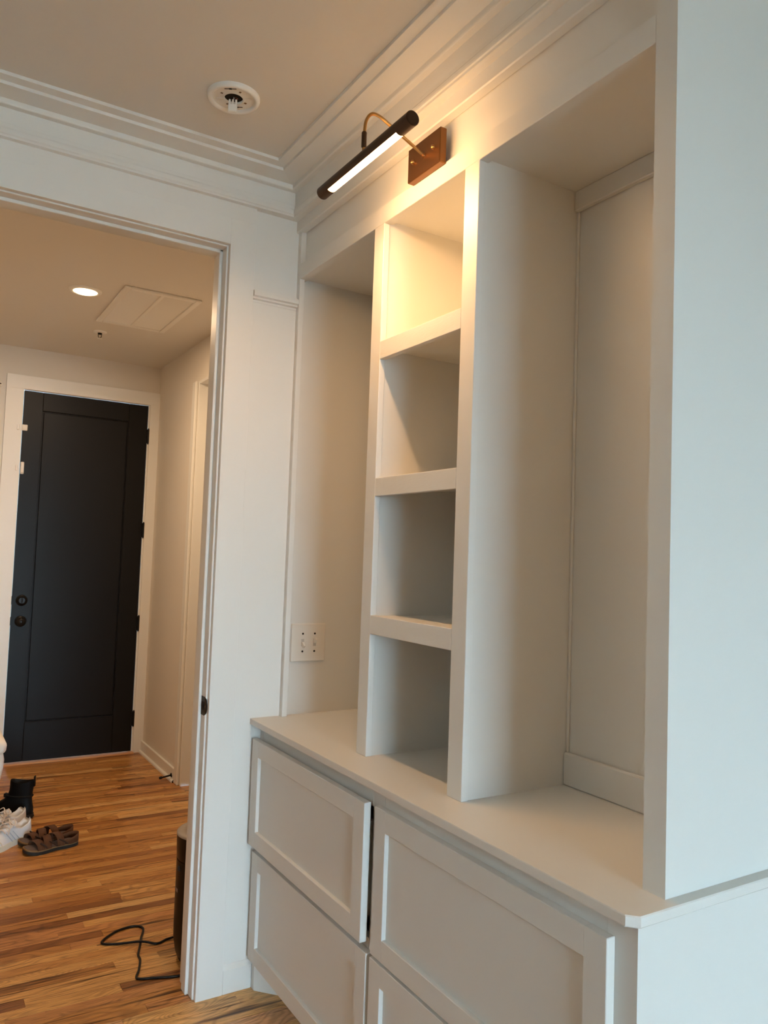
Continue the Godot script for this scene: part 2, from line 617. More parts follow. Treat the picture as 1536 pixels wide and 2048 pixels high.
	for y in [2.222, 1.553, 0.897, 0.236]:
		var h := newst()
		tube(h, [Vector3(0.302, y - 0.05, DZ + 0.008), Vector3(0.302, y + 0.05, DZ + 0.008)], 0.008, 12)
		tube(h, [Vector3(0.302, y + 0.05, DZ + 0.008), Vector3(0.302, y + 0.056, DZ + 0.008)], 0.005, 10)
		tube(h, [Vector3(0.302, y - 0.056, DZ + 0.008), Vector3(0.302, y - 0.05, DZ + 0.008)], 0.005, 10)
		bx(h, Vector3(0.288, y - 0.05, DZ - 0.003), Vector3(0.314, y + 0.05, DZ + 0.004), 0.0005)
		build(h, "hinge", M.black_metal, d)
	st = newst()
	lathe(st, [Vector2(0.036, 0), Vector2(0.036, 0.006), Vector2(0.032, 0.010), Vector2(0.024, 0.012), Vector2(0.022, 0.020), Vector2(0.019, 0.022)], Vector3(-0.457, 1.057, zf), Vector3(0, 0, 1), 32, false, true)
	var db := build(st, "deadbolt", M.black_metal, d)
	box("thumb_turn", Vector3(-0.461, 1.042, zf + 0.02), Vector3(-0.453, 1.072, zf + 0.034), M.black_metal, db, 0.003)
	st = newst()
	lathe(st, [Vector2(0.036, 0), Vector2(0.036, 0.005), Vector2(0.031, 0.010), Vector2(0.014, 0.014), Vector2(0.012, 0.028), Vector2(0.018, 0.034), Vector2(0.026, 0.042), Vector2(0.028, 0.050), Vector2(0.026, 0.058), Vector2(0.018, 0.063), Vector2(0.004, 0.065)], Vector3(-0.457, 0.921, zf), Vector3(0, 0, 1), 32, false, true)
	build(st, "door_knob", M.black_metal, d)
	box("latch_plate", Vector3(-0.519, 0.895, DZ - 0.02), Vector3(-0.5145, 0.950, DZ + 0.006), M.black_metal, d, 0.001)
	box("latch_plate", Vector3(-0.519, 1.030, DZ - 0.02), Vector3(-0.5145, 1.085, DZ + 0.006), M.black_metal, d, 0.001)
	# small things stuck on the door and casing
	var s1 := thing("contact_sensor", "square white sensor stuck near the top left of the black door", "sensor", Vector3(-0.502, 2.192, DZ))
	box("housing", Vector3(-0.017, -0.020, 0), Vector3(0.017, 0.020, 0.011), M.plastic, s1, 0.003)
	box("cover", Vector3(-0.011, -0.013, 0.011), Vector3(0.011, 0.013, 0.0125), M.plastic, s1, 0.001)
	var s2 := thing("contact_sensor", "tall narrow white sensor on the black door below the square one", "sensor", Vector3(-0.503, 1.925, DZ))
	box("housing", Vector3(-0.0105, -0.040, 0), Vector3(0.0105, 0.040, 0.013), M.plastic, s2, 0.004)
	box("end_cap", Vector3(-0.0095, -0.039, 0.012), Vector3(0.0095, -0.029, 0.0138), M.grille, s2, 0.001)
	var m1 := box("sensor_magnet", Vector3(-0.550, 2.172, DZ + 0.019), Vector3(-0.537, 2.207, DZ + 0.028), M.plastic, null, 0.002)
	tag(m1, "small white magnet on the door casing beside the square sensor", "magnet")
	var m2 := box("sensor_magnet", Vector3(-0.545, 1.904, DZ + 0.019), Vector3(-0.534, 1.941, DZ + 0.028), M.plastic, null, 0.002)
	tag(m2, "small white magnet on the door casing beside the narrow sensor", "magnet")

# ------------------------------------------------------------------ jamb and casing of the doorway, base and picture rail beside it
func doorway() -> void:
	var t := setting("trim_3", "white casing, jamb and stop of the doorway to the hall", "trim")
	var xi := -0.253
	var xo := -1.177
	var yh := 2.453
	box("casing_side", Vector3(xi, 0, 0), Vector3(-0.165, yh + 0.088, 0.02), M.trim, t, 0.0010)
	box("casing_side", Vector3(xo - 0.088, 0, 0), Vector3(xo, yh + 0.088, 0.02), M.trim, t, 0.0022)
	box("casing_head", Vector3(xo, yh, 0), Vector3(xi, yh + 0.088, 0.02), M.trim, t, 0.0007)
	box("jamb", Vector3(-0.259, 0, -0.125), Vector3(-0.245, yh - 0.004, 0.001), M.trim, t, 0.0015)
	box("jamb", Vector3(-1.185, 0, -0.125), Vector3(-1.171, yh - 0.004, 0.001), M.trim, t, 0.0015)
	box("jamb_head", Vector3(-1.185, yh - 0.005, -0.125), Vector3(-0.245, yh + 0.01, 0.001), M.trim, t, 0.0015)
	box("stop", Vector3(-0.2695, 0, -0.078), Vector3(-0.258, yh - 0.004, -0.037), M.trim, t, 0.0018)
	box("stop", Vector3(-1.172, 0, -0.078), Vector3(-1.1605, yh - 0.004, -0.037), M.trim, t, 0.0018)
	box("stop_head", Vector3(-1.172, yh - 0.0155, -0.078), Vector3(-0.258, yh - 0.004, -0.037), M.trim, t, 0.0018)
	box("casing_side", Vector3(xi, 0, -0.138), Vector3(-0.165, yh + 0.088, -0.12), M.trim, t, 0.002)
	box("casing_side", Vector3(xo - 0.088, 0, -0.138), Vector3(xo, yh + 0.088, -0.12), M.trim, t, 0.002)
	box("casing_head", Vector3(xo, yh, -0.138), Vector3(xi, yh + 0.088, -0.12), M.trim, t, 0.002)
	var fb := setting("trim_9", "flat white board between the doorway head casing and the crown", "trim")
	box("board", Vector3(-5.60, 2.541, 0), Vector3(-0.165, 2.60, 0.0196), M.trim, fb, 0.0)
	var sb := setting("trim_10", "flat white filler board between doorway casing and built-in shelves", "trim")
	box("board", Vector3(-0.165, 0, 0), Vector3(-0.0005, 2.60, 0.008), M.trim, sb, 0.0)
	# strike plate on the jamb
	var sp := thing("strike_plate", "black rounded strike plate on the doorway jamb at hand height", "strike plate", Vector3(-0.259, 0.923, -0.016))
	var st := newst()
	var out := []
	for k in 17:
		var a := -PI / 2 + PI * k / 16.0
		out.append(Vector2(0.010 + 0.014 * cos(a), 0.030 * sin(a)))
	out.append(Vector2(-0.018, 0.030))
	out.append(Vector2(-0.018, -0.030))
	var ring0 := []
	var ring1 := []
	for p in out:
		var curl := 0.0035 * pow(maxf(0.0, p.x) / 0.024, 2.0)
		ring0.append(Vector3(0.001 + curl, p.y, p.x))
		ring1.append(Vector3(-0.002 + curl, p.y, p.x))
	ring0.reverse()
	ring1.reverse()
	rings(st, [ring0, ring1])
	build(st, "plate", M.black_metal, sp)
	box("latch_hole", Vector3(-0.0028, -0.013, -0.012), Vector3(-0.0016, 0.013, 0.004), M.hole, sp, 0.0003)
	# base block between casing and cabinet
	var b := setting("baseboard_far", "short white baseboard between doorway casing and base cabinet", "baseboard")
	box("board", Vector3(-0.165, 0, 0), Vector3(-0.066, 0.078, 0.0198), M.trim, b, 0.002)
	st = newst()
	arch_sweep(st, [Vector2(0.007, 0.090), Vector2(0.010, 0.089), Vector2(0.013, 0.084), Vector2(0.018, 0.079), Vector2(0.0198, 0.077)], [func(o, u): return Vector3(-0.165, u, o), func(o, u): return Vector3(-0.066, u, o)], true)
	build(st, "base_cap", M.trim, b)
	# picture rail moulding
	var r := setting("trim_4", "short white picture rail moulding between casing and cabinet", "trim")
	st = newst()
	var prof := [Vector2(0, 2.324), Vector2(0.012, 2.323), Vector2(0.013, 2.316), Vector2(0.029, 2.313), Vector2(0.031, 2.306), Vector2(0.030, 2.296), Vector2(0.021, 2.293), Vector2(0.020, 2.287), Vector2(0.010, 2.285), Vector2(0.009, 2.278), Vector2(0.004, 2.274), Vector2(0, 2.274)]
	arch_sweep(st, prof, [func(o, u): return Vector3(-0.165, u, o), func(o, u): return Vector3(-0.0008, u, o)], true)
	for k in prof.size() - 1:
		tri(st, Vector3(-0.165, prof[k + 1].y, prof[k + 1].x), Vector3(-0.165, prof[k].y, prof[k].x), Vector3(-0.165, 2.296, 0))
		tri(st, Vector3(-0.0008, prof[k].y, prof[k].x), Vector3(-0.0008, prof[k + 1].y, prof[k + 1].x), Vector3(-0.0008, 2.296, 0))
	build(st, "rail", M.trim, r)

# ------------------------------------------------------------------ the crown round the room
func crown() -> void:
	var prof := [Vector2(0.1495, CEIL), Vector2(0.1490, 2.7145), Vector2(0.1170, 2.7135), Vector2(0.1165, 2.7040), Vector2(0.0520, 2.6990), Vector2(0.0515, 2.6865), Vector2(0.0500, 2.6838), Vector2(0.0470, 2.6825),
		Vector2(0.0310, 2.6820), Vector2(0.0300, 2.6380), Vector2(0.0288, 2.6378), Vector2(0.0288, 2.6368), Vector2(0.0325, 2.6364), Vector2(0.0335, 2.6250), Vector2(0.0370, 2.6190), Vector2(0.0380, 2.6100), Vector2(0.0375, 2.6050), Vector2(0.0345, 2.6020), Vector2(0.0340, 2.5960), Vector2(0.0260, 2.5945), Vector2(0.0060, 2.5935)]
	var frames := [
		func(o, u): return Vector3(-5.60 + o, u, 8.0 - o), func(o, u): return Vector3(-5.60 + o, u, o), func(o, u): return Vector3(-o, u, o), func(o, u): return Vector3(-o, u, Z1 + o), func(o, u): return Vector3(0.35, u, Z1 + o)]
	var names := ["trim_5", "trim_6", "trim_7", "trim_8"]
	var labels := ["stepped white crown moulding along the wall opposite the shelves", "stepped white crown moulding along the wall above the doorway", "stepped white crown moulding along the top of the built-in shelves", "stepped white crown moulding above the end of the built-in shelves"]
	for k in 4:
		var st := newst()
		arch_sweep(st, prof, [frames[k], frames[k + 1]], true)
		struct(st, names[k], M.trim, labels[k], "trim")

# ------------------------------------------------------------------ the built-in shelves
func bookcase() -> void:
	var b := thing("bookcase", "white built-in bookcase with two tall niches and four cubbies above the counter", "bookcase", Vector3(0, 0, 0))
	var f := 0.019
	# face frame
	box("stile", Vector3(0, YC, 0.0), Vector3(f, 2.70, 0.0294), M.cab, b)
	box("stile", Vector3(0, YC, 0.542), Vector3(f, YT, 0.5952), M.cab, b)
	box("stile", Vector3(0, YC, 0.9753), Vector3(f, YT, 1.0318), M.cab, b)
	box("stile", Vector3(0, YC, 1.5471), Vector3(f, 2.70, Z1), M.cab, b, 0.0)
	box("rail", Vector3(0, YT, 0.0294), Vector3(f, 2.440, 1.5471), M.cab, b)
	for r in [[2.0401, 1.9885], [1.6491, 1.5982], [1.2645, 1.2129]]:
		box("rail", Vector3(0, r[1], 0.5952), Vector3(f, r[0], 0.9753), M.cab_grain, b)
		box("shelf", Vector3(f, r[0] - 0.021, 0.586), Vector3(XB, r[0] - 0.002, 0.987), M.cab, b)
	box("header_panel", Vector3(f, 2.388, 0.0), Vector3(f + 0.012, 2.60, Z1 - 0.02), M.cab, b, 0.0)
	box("frieze", Vector3(-0.010, 2.553, 0.0), Vector3(f, 2.60, Z1), M.cab, b, 0.003)
	# carcass
	box("top_panel", Vector3(f + 0.012, 2.397, 0.0), Vector3(XB, 2.416, Z1 - 0.02), M.cab, b, 0.0)
	box("divider", Vector3(f, YC, 0.552), Vector3(XB, 2.397, 0.5905), M.cab, b, 0.0)
	box("divider", Vector3(f, YC, 0.985), Vector3(XB, 2.397, 1.0265), M.cab, b, 0.0)
	box("end_panel", Vector3(f, YC, Z1 - 0.042), Vector3(XB + 0.015, 2.71, Z1), M.cab, b, 0.0)
	box("back_panel", Vector3(XB, YC, 0.0), Vector3(XB + 0.0148, 2.41, Z1 - 0.042), M.cab, b, 0.0)
	# mouldings inside the wide niche
	box("cleat", Vector3(XB - 0.016, 2.345, 1.0265), Vector3(XB, 2.397, Z1 - 0.042), M.cab, b, 0.002)
	box("niche_base", Vector3(XB - 0.015, YC, 1.0265), Vector3(XB, 0.956, Z1 - 0.042), M.cab, b, 0.004)
	box("niche_base", Vector3(XB - 0.015, YC, 0.0), Vector3(XB, 0.956, 0.552), M.cab, b, 0.004)
	box("corner_bead", Vector3(XB - 0.007, 0.956, 1.0265), Vector3(XB, 2.345, 1.0345), M.cab, b, 0.002)

# ------------------------------------------------------------------ drawers under the counter
func drawer_front(parent: Node, x: float, y0: float, y1: float, z0: float, z1: float, label := "") -> void:
	var t := 0.020
	var w := 0.052
	var st := newst()
	bx(st, Vector3(x, y0, z0), Vector3(x + t, y1, z0 + w), 0.0012)
	bx(st, Vector3(x, y0, z1 - w), Vector3(x + t, y1, z1), 0.0012)
	bx(st, Vector3(x, y1 - w, z0 + w - 0.001), Vector3(x + t, y1, z1 - w + 0.001), 0.0012)
	bx(st, Vector3(x, y0, z0 + w - 0.001), Vector3(x + t, y0 + w, z1 - w + 0.001), 0.0012)
	var d := build(st, "drawer", M.cab, parent)
	if label != "":
		d.set_meta("label", label)
	box("panel", Vector3(x + 0.0115, y0 + w - 0.004, z0 + w - 0.004), Vector3(x + t - 0.002, y1 - w + 0.004, z1 - w + 0.004), M.cab, d, 0.0)
	st = newst()   # the drawer box behind
	bx(st, Vector3(x + t, y0 + 0.03, z0 + 0.035), Vector3(x + t + 0.30, y0 + 0.045, z1 - 0.035), 0.0)
	bx(st, Vector3(x + t, y0 + 0.03, z0 + 0.035), Vector3(x + t + 0.30, y1 - 0.06, z0 + 0.047), 0.0)
	bx(st, Vector3(x + t, y0 + 0.03, z1 - 0.047), Vector3(x + t + 0.30, y1 - 0.06, z1 - 0.035), 0.0)
	build(st, "drawer_box", M.cab, d)

func base_cabinet() -> void:
	var c := thing("base_cabinet", "white base cabinet of four shaker drawers under the counter, one slightly ajar", "cabinet", Vector3.ZERO)
	var x := -0.065
	var f := 0.02
	var st := newst()
	bx(st, Vector3(x, 0, 0.0), Vector3(x + f, 0.856, 0.040), 0.001)
	bx(st, Vector3(x, 0.10, 0.755), Vector3(x + f, 0.856, 0.812), 0.001)
	bx(st, Vector3(x, 0, 1.530), Vector3(x + f, 0.856, Z1), 0.0)
	bx(st, Vector3(x, 0.795, 0.040), Vector3(x + f, 0.856, 0.755), 0.001)
	bx(st, Vector3(x, 0.795, 0.812), Vector3(x + f, 0.856, 1.530), 0.001)
	bx(st, Vector3(x, 0.43, 0.040), Vector3(x + f, 0.47, 0.755), 0.001)
	bx(st, Vector3(x, 0.43, 0.812), Vector3(x + f, 0.47, 1.530), 0.001)
	bx(st, Vector3(x, 0.098, 0.040), Vector3(x + f, 0.13, 0.755), 0.001)
	bx(st, Vector3(x, 0.098, 0.812), Vector3(x + f, 0.13, 1.530), 0.001)
	build(st, "face_frame", M.cab, c)
	box("side_panel", Vector3(x + f, 0.0, 0.0), Vector3(XB + 0.014, 0.856, 0.018), M.cab, c, 0.0)
	box("end_panel", Vector3(x + f, 0.0, Z1 - 0.02), Vector3(XB + 0.0148, 0.856, Z1), M.cab, c, 0.0)
	box("bottom_panel", Vector3(x + f, 0.10, 0.018), Vector3(XB + 0.014, 0.115, Z1 - 0.02), M.cab, c, 0.0)
	box("back_panel", Vector3(XB + 0.004, 0.115, 0.018), Vector3(XB + 0.0148, 0.856, Z1 - 0.02), M.cab, c, 0.0)
	box("partition", Vector3(x + f, 0.115, 0.775), Vector3(XB, 0.856, 0.79), M.cab, c, 0.0)
	box("toe_kick", Vector3(0.005, 0, 0.10), Vector3(0.022, 0.10, 1.51), M.cab, c)
	for k in 2:
		var s := newst()
		if k == 0:
			prism(s, [Vector2(x + 0.001, 0.040), Vector2(x + 0.012, 0.040), Vector2(0.020, 0.116), Vector2(0.006, 0.116)], 0.0, 0.099)
		else:
			prism(s, [Vector2(x + 0.001, 1.530), Vector2(x + 0.012, 1.530), Vector2(0.020, 1.50), Vector2(0.006, 1.50)], 0.0, 0.099)
		build(s, "foot_return", M.cab, c)
	drawer_front(c, -0.100, 0.471, 0.8125, 0.0252, 0.768, "top drawer nearest the doorway, standing slightly open")
	drawer_front(c, -0.085, 0.1016, 0.4455, 0.0252, 0.774)
	drawer_front(c, -0.085, 0.4548, 0.8109, 0.793, 1.547)
	drawer_front(c, -0.085, 0.1016, 0.4465, 0.791, 1.547)

func counter() -> void:
	var st := newst()
	prism(st, [Vector2(-0.105, 0.0), Vector2(-0.105, 1.602), Vector2(-0.088, 1.619), Vector2(0.349, 1.619), Vector2(0.349, 0.0)], 0.8565, YC, 0.0022)
	var o := build(st, "countertop", M.counter)
	tag(o, "long glossy white countertop with a clipped corner over the drawers", "countertop")

# ------------------------------------------------------------------ the picture light
func picture_lamp() -> void:
	var c := Vector3(-0.200, 2.417, 0.819)
	var l := thing("picture_light", "bronze gooseneck picture light glowing warm above the top cubby", "lamp", Vector3.ZERO)
	box("backplate", Vector3(-0.021, 2.434, 0.7445), Vector3(0, 2.527, 0.8935), M.bronze, l, 0.002)
	for z in [0.774, 0.868]:
		var s := newst()
		lathe(s, [Vector2(0.0055, 0), Vector2(0.006, 0.004), Vector2(0.0045, 0.008), Vector2(0.002, 0.0095)], Vector3(-0.021, 2.481, z), Vector3(-1, 0, 0), 16, false, true)
		build(s, "screw", M.brass, l)
	var st := newst()
	tube(st, smooth_path([Vector3(-0.018, 2.4805, 0.819), Vector3(-0.050, 2.495, 0.819), Vector3(-0.084, 2.510, 0.819), Vector3(-0.125, 2.528, 0.819), Vector3(-0.158, 2.541, 0.819), Vector3(-0.180, 2.540, 0.819), Vector3(-0.194, 2.522, 0.819), Vector3(-0.199, 2.495, 0.819), Vector3(-0.200, 2.435, 0.819)], 6), 0.0042, 12)
	build(st, "arm", M.brass, l)
	st = newst()
	lathe(st, [Vector2(0.005, 0.0), Vector2(0.0065, 0.002), Vector2(0.0068, 0.038), Vector2(0.005, 0.041)], Vector3(-0.200, 2.4465, 0.819), Vector3.UP, 20, true, true)
	build(st, "swivel", M.bronze_dark, l)
	st = newst()
	lathe(st, [Vector2(0.008, 0.0), Vector2(0.007, 0.003), Vector2(0.0045, 0.006)], Vector3(-0.021, 2.4805, 0.819), Vector3(-1, 0, 0), 20, false, true)
	build(st, "arm_collar", M.bronze, l)
	# tube: a shell open along the underside between the ends, with the diffuser set in it
	var r := 0.0175
	var tilt := deg_to_rad(34.0)         # turned towards the shelves
	var half := deg_to_rad(74.0)
	var shell := []
	var z0 := 0.595
	var z1 := 1.042
	var za := 0.648
	var zb := 0.990
	var pt := func(a: float, rad: float, z: float) -> Vector3:   # a measured from straight down, positive towards the shelves
		return Vector3(c.x + sin(a) * rad, c.y - cos(a) * rad, z)
	st = newst()
	var segs := 40
	for span in [[z0, za], [zb, z1]]:
		for k in segs:
			var a0 := TAU * k / segs
			var a1 := TAU * (k + 1) / segs
			quad(st, pt.call(a0, r, span[1]), pt.call(a0, r, span[0]), pt.call(a1, r, span[0]), pt.call(a1, r, span[1]), 1)
	for k in segs:
		var a0 := tilt + half + (TAU - 2 * half) * k / segs
		var a1 := tilt + half + (TAU - 2 * half) * (k + 1) / segs
		quad(st, pt.call(a0, r, zb), pt.call(a0, r, za), pt.call(a1, r, za), pt.call(a1, r, zb), 1)
	for k in segs:
		var a0 := TAU * k / segs
		var a1 := TAU * (k + 1) / segs
		tri(st, Vector3(c.x, c.y, za), pt.call(a0, r, za), pt.call(a1, r, za), 5)
		tri(st, Vector3(c.x, c.y, zb), pt.call(a1, r, zb), pt.call(a0, r, zb), 6)
		for e in [[z0, -1.0], [z1, 1.0]]:
			var q := [pt.call(a0, r, e[0]), pt.call(a1, r, e[0]), pt.call(a1, r - 0.0018, e[0] + e[1] * 0.0018), pt.call(a0, r - 0.0018, e[0] + e[1] * 0.0018)]
			for t in [[q[0], q[1], q[2]], [q[0], q[2], q[3]], [q[3], q[2], Vector3(c.x, c.y, e[0] + e[1] * 0.0018)]]:
				tri_out(st, t[0], t[1], t[2], c)
	build(st, "lamp_tube", M.bronze_dark, l)
	st = newst()
	var n := 16
	for k in n:
		var a0 := tilt - half + 2 * half * k / n
		var a1 := tilt - half + 2 * half * (k + 1) / n
		quad(st, pt.call(a0, r - 0.001, zb), pt.call(a0, r - 0.001, za), pt.call(a1, r - 0.001, za), pt.call(a1, r - 0.001, zb), 1)
	build(st, "led_diffuser", M.led, l)
	# its light: the diffuser wraps round the tube, so one panel looks down and one towards the shelves
	for face in [[-6.0, 1.0], [86.0, 0.19]]:
		var al := AreaLight3D.new()
		al.name = "led_light"
		al.area_size = Vector2(0.342, 0.026)
		al.light_color = tint(LED)
		al.light_energy = peak(LED) * face[1]
		al.area_range = 12.0
		al.shadow_enabled = true
		var aim: float = deg_to_rad(face[0])
		var dirn := Vector3(sin(aim), -cos(aim), 0.0)
		al.transform = Transform3D(Basis(Vector3(0, 0, 1), (-dirn).cross(Vector3(0, 0, 1)), -dirn), c + dirn * (r + 0.003))
		l.add_child(al, true)

func switches() -> void:
	var s := thing("light_switch", "white double toggle switch plate on the left niche's side wall", "switch", Vector3(0.100, 1.1205, 0.0))
	box("plate", Vector3(-0.0665, -0.0655, 0), Vector3(0.0665, 0.0655, 0.0065), M.plastic, s, 0.0035)
	for k in 2:
		var x: float = [-0.022, 0.024][k]
		box("toggle_slot", Vector3(x - 0.0055, -0.0125, 0.006), Vector3(x + 0.0055, 0.0125, 0.0069), M.grille, s, 0.0002)
		var st := newst()
		var up := -1.0 if k == 0 else 1.0
		prism(st, [Vector2(-0.0042, 0.0), Vector2(0.0042, 0.0), Vector2(0.0036, 0.019), Vector2(-0.0036, 0.019)], -0.0058, 0.0058, 0.0010)
		var t := build(st, "toggle", M.plastic, s)
		t.position = Vector3(x, 0.001 * up, 0.006)
		t.rotation.x = -0.75 * up
		for y in [0.0305, -0.0305]:
			var q := newst()
			lathe(q, [Vector2(0.0036, 0), Vector2(0.0034, 0.0012), Vector2(0.0015, 0.0016)], Vector3(x, y, 0.0062), Vector3(0, 0, 1), 14, false, true)
			build(q, "screw", M.hole, s)

# ------------------------------------------------------------------ on the ceilings
func ceiling_things() -> void:
	# base of a removed smoke detector
	var at := Vector3(-0.395, CEIL, 0.394)
	var s := thing("smoke_detector_base", "round white smoke detector mounting base with dangling plug on room ceiling", "detector", at)
	var st := newst()
	lathe(st, [Vector2(0.074, 0), Vector2(0.074, -0.006), Vector2(0.0715, -0.012), Vector2(0.066, -0.0135), Vector2(0.061, -0.012), Vector2(0.0595, -0.005)], Vector3.ZERO, Vector3.UP, 56)
	build(st, "rim", M.white_plastic, s)
	st = newst()
	lathe(st, [Vector2(0.0600, -0.0048), Vector2(0.030, -0.0048), Vector2(0.0285, -0.0075), Vector2(0.0262, -0.0075), Vector2(0.0262, -0.001)], Vector3.ZERO, Vector3.UP, 48)
	build(st, "mount_plate", M.white_plastic, s)
	st = newst()
	lathe(st, [Vector2(0.027, -0.0012), Vector2(0.0005, -0.0010)], Vector3.ZERO, Vector3.UP, 32)
	build(st, "junction_hole", M.hole, s)
	var turn := Basis(Vector3.UP, deg_to_rad(-32.0))
	for k in 4:
		var b := turn * Basis(Vector3.UP, PI / 2 * k)
		var q := newst()
		if k == 0 or k == 2:
			bx(q, Vector3(0.029, -0.0075, -0.0012), Vector3(0.052, -0.0045, 0.0012), 0.0004)
			var rib := build(q, "rib", M.white_plastic, s)
			rib.basis = b
		else:
			bx(q, Vector3(0.043, -0.0056, -0.017), Vector3(0.046, -0.0046, 0.017), 0.0004)
			bx(q, Vector3(0.041, -0.0056, -0.004), Vector3(0.048, -0.0046, 0.004), 0.0004)
			var slot := build(q, "slot", M.hole, s)
			slot.basis = b
	for a in [40.0, 130.0, 220.0, 310.0]:
		var q := newst()
		bx(q, Vector3(0.034, -0.0056, -0.003), Vector3(0.041, -0.0046, 0.003), 0.0004)
		var hole := build(q, "screw_hole", mat(srgb(120, 98, 74), 0.7), s)
		hole.basis = Basis(Vector3.UP, deg_to_rad(a - 32.0))
	# the connector hanging out of the hole
	st = newst()
	bx(st, Vector3(-0.0125, -0.052, 0.004), Vector3(0.0125, -0.030, 0.016), 0.002)
	for x in [-0.009, 0.0, 0.009]:
		bx(st, Vector3(x - 0.0025, -0.032, 0.006), Vector3(x + 0.0025, -0.016, 0.014), 0.0008)
	var plug := build(st, "plug", M.white_plastic, s)
	plug.rotation.y = deg_to_rad(-28.0)
	for k in 3:
		var w := newst()
		var x: float = [-0.007, 0.0, 0.007][k]
		tube(w, smooth_path([Vector3(x * 0.5, -0.001, -0.004), Vector3(x * 1.6, -0.007, -0.006 + 0.004 * k), Vector3(x * 1.4, -0.012, 0.006), Vector3(x * 1.3, -0.018, 0.010)], 5), 0.0014, 6)
		var wi := build(w, "wire", [M.hole, M.white_plastic, mat(srgb(120, 52, 30), 0.6)][k], s)
		wi.rotation.y = deg_to_rad(-28.0)
	recessed_light("lit recessed downlight with white trim ring in the hall ceiling", Vector3(-0.420, CEIL, -1.655), HALL)
	recessed_light("lit recessed downlight in the room ceiling left of the smoke detector base", Vector3(-2.20, CEIL, 1.25), ROOM)
	# return air grille
	var v := thing("return_air_vent", "white two-panel return air grille on the hall ceiling", "vent", Vector3(-0.076, CEIL, -1.795))
	var hx := 0.195
	var hz := 0.355
	st = newst()
	for q in [[-hx, -hx + 0.032, -hz, hz], [hx - 0.032, hx, -hz, hz], [-hx + 0.032, hx - 0.032, -hz, -hz + 0.032], [-hx + 0.032, hx - 0.032, hz - 0.032, hz]]:
		bx(st, Vector3(q[0], -0.012, q[2]), Vector3(q[1], 0, q[3]), 0.003)
	build(st, "frame", M.white_plastic, v)
	box("mullion", Vector3(-0.010, -0.010, -hz + 0.032), Vector3(0.010, -0.001, hz - 0.032), M.white_plastic, v, 0.002)
	for k in 2:
		var a: float = -hx + 0.032 if k == 0 else 0.010
		var e: float = -0.010 if k == 0 else hx - 0.032
		st = newst()
		bx(st, Vector3(a, -0.0015, -hz + 0.032), Vector3(e, -0.0005, hz - 0.032))
		build(st, "filter", M.grille, v)
		st = newst()
		var nf := 46
		for j in nf:
			var z: float = -hz + 0.034 + (2 * hz - 0.068) * (j + 0.5) / nf
			quad(st, Vector3(a, -0.0085, z - 0.004), Vector3(e, -0.0085, z - 0.004), Vector3(e, -0.002, z + 0.004), Vector3(a, -0.002, z + 0.004))
		var lv := build(st, "louvers", M.white_plastic, v)
		lv.set_meta("kind", "stuff")
	# sprinkler
	var p := thing("fire_sprinkler", "small white fire sprinkler head on the hall ceiling beside the vent", "sprinkler", Vector3(-0.198, CEIL, -2.405))
	st = newst()
	lathe(st, [Vector2(0.040, 0), Vector2(0.039, -0.004), Vector2(0.030, -0.007), Vector2(0.014, -0.009)], Vector3.ZERO, Vector3.UP, 36)
	build(st, "escutcheon", M.white_plastic, p)
	st = newst()
	lathe(st, [Vector2(0.013, -0.006), Vector2(0.012, -0.016), Vector2(0.006, -0.018)], Vector3.ZERO, Vector3.UP, 20, false, true)
	for sx in [-1.0, 1.0]:
		tube(st, [Vector3(sx * 0.010, -0.014, 0), Vector3(sx * 0.009, -0.030, 0), Vector3(0, -0.040, 0)], 0.002, 8)
	build(st, "body", M.black_metal, p)
	st = newst()
	lathe(st, [Vector2(0.014, -0.042), Vector2(0.013, -0.040), Vector2(0.001, -0.039)], Vector3.ZERO, Vector3.UP, 20, true)
	build(st, "deflector", M.white_plastic, p)

func recessed_light(label: String, at: Vector3, power: Vector3) -> void:
	var d := thing("recessed_light", label, "light", at)
	var st := newst()
	lathe(st, [Vector2(0.080, 0), Vector2(0.080, -0.004), Vector2(0.076, -0.007), Vector2(0.060, -0.009), Vector2(0.058, -0.006)], Vector3.ZERO, Vector3.UP, 48)
	build(st, "trim_ring", M.white_plastic, d)
	st = newst()
	lathe(st, [Vector2(0.0585, -0.0055), Vector2(0.050, -0.011), Vector2(0.030, -0.0145), Vector2(0.001, -0.0155)], Vector3.ZERO, Vector3.UP, 40)
	build(st, "lens", M.bulb, d)
	var al := AreaLight3D.new()
	al.name = "downlight"
	al.area_size = Vector2(0.105, 0.105)
	al.light_color = tint(power)
	al.light_energy = peak(power)
	al.area_range = 12.0
	al.shadow_enabled = true
	al.position = Vector3(0, -0.018, 0)
	al.rotation.x = -PI / 2
	d.add_child(al, true)

# ------------------------------------------------------------------ shoes by the door (each faces +x before it is turned: heel at the origin, toe along +x)
func outline(l: float, wid: float, n := 40, grow := 0.0) -> Array:   # sole outline as Vector2(x, z)
	var o := []
	for k in n:
		var a := TAU * k / n
		var u := 0.5 - 0.5 * cos(a)
		var half := sole_half(u) * wid
		o.append(Vector2(u * (l + 2 * grow) - grow, (half + grow) * (1.0 if sin(a) >= 0 else -1.0) * (1.0 if absf(sin(a)) > 0.001 else 0.0)))
	return o

func sole_half(u: float) -> float:
	var e := pow(clampf(1.0 - pow(absf(2.0 * u - 1.0), 5.0), 0.0, 1.0), 0.5)
	return e * (0.36 + 0.04 * cos(u * TAU * 0.9) + 0.13 * smoothstep(0.40, 0.72, u))

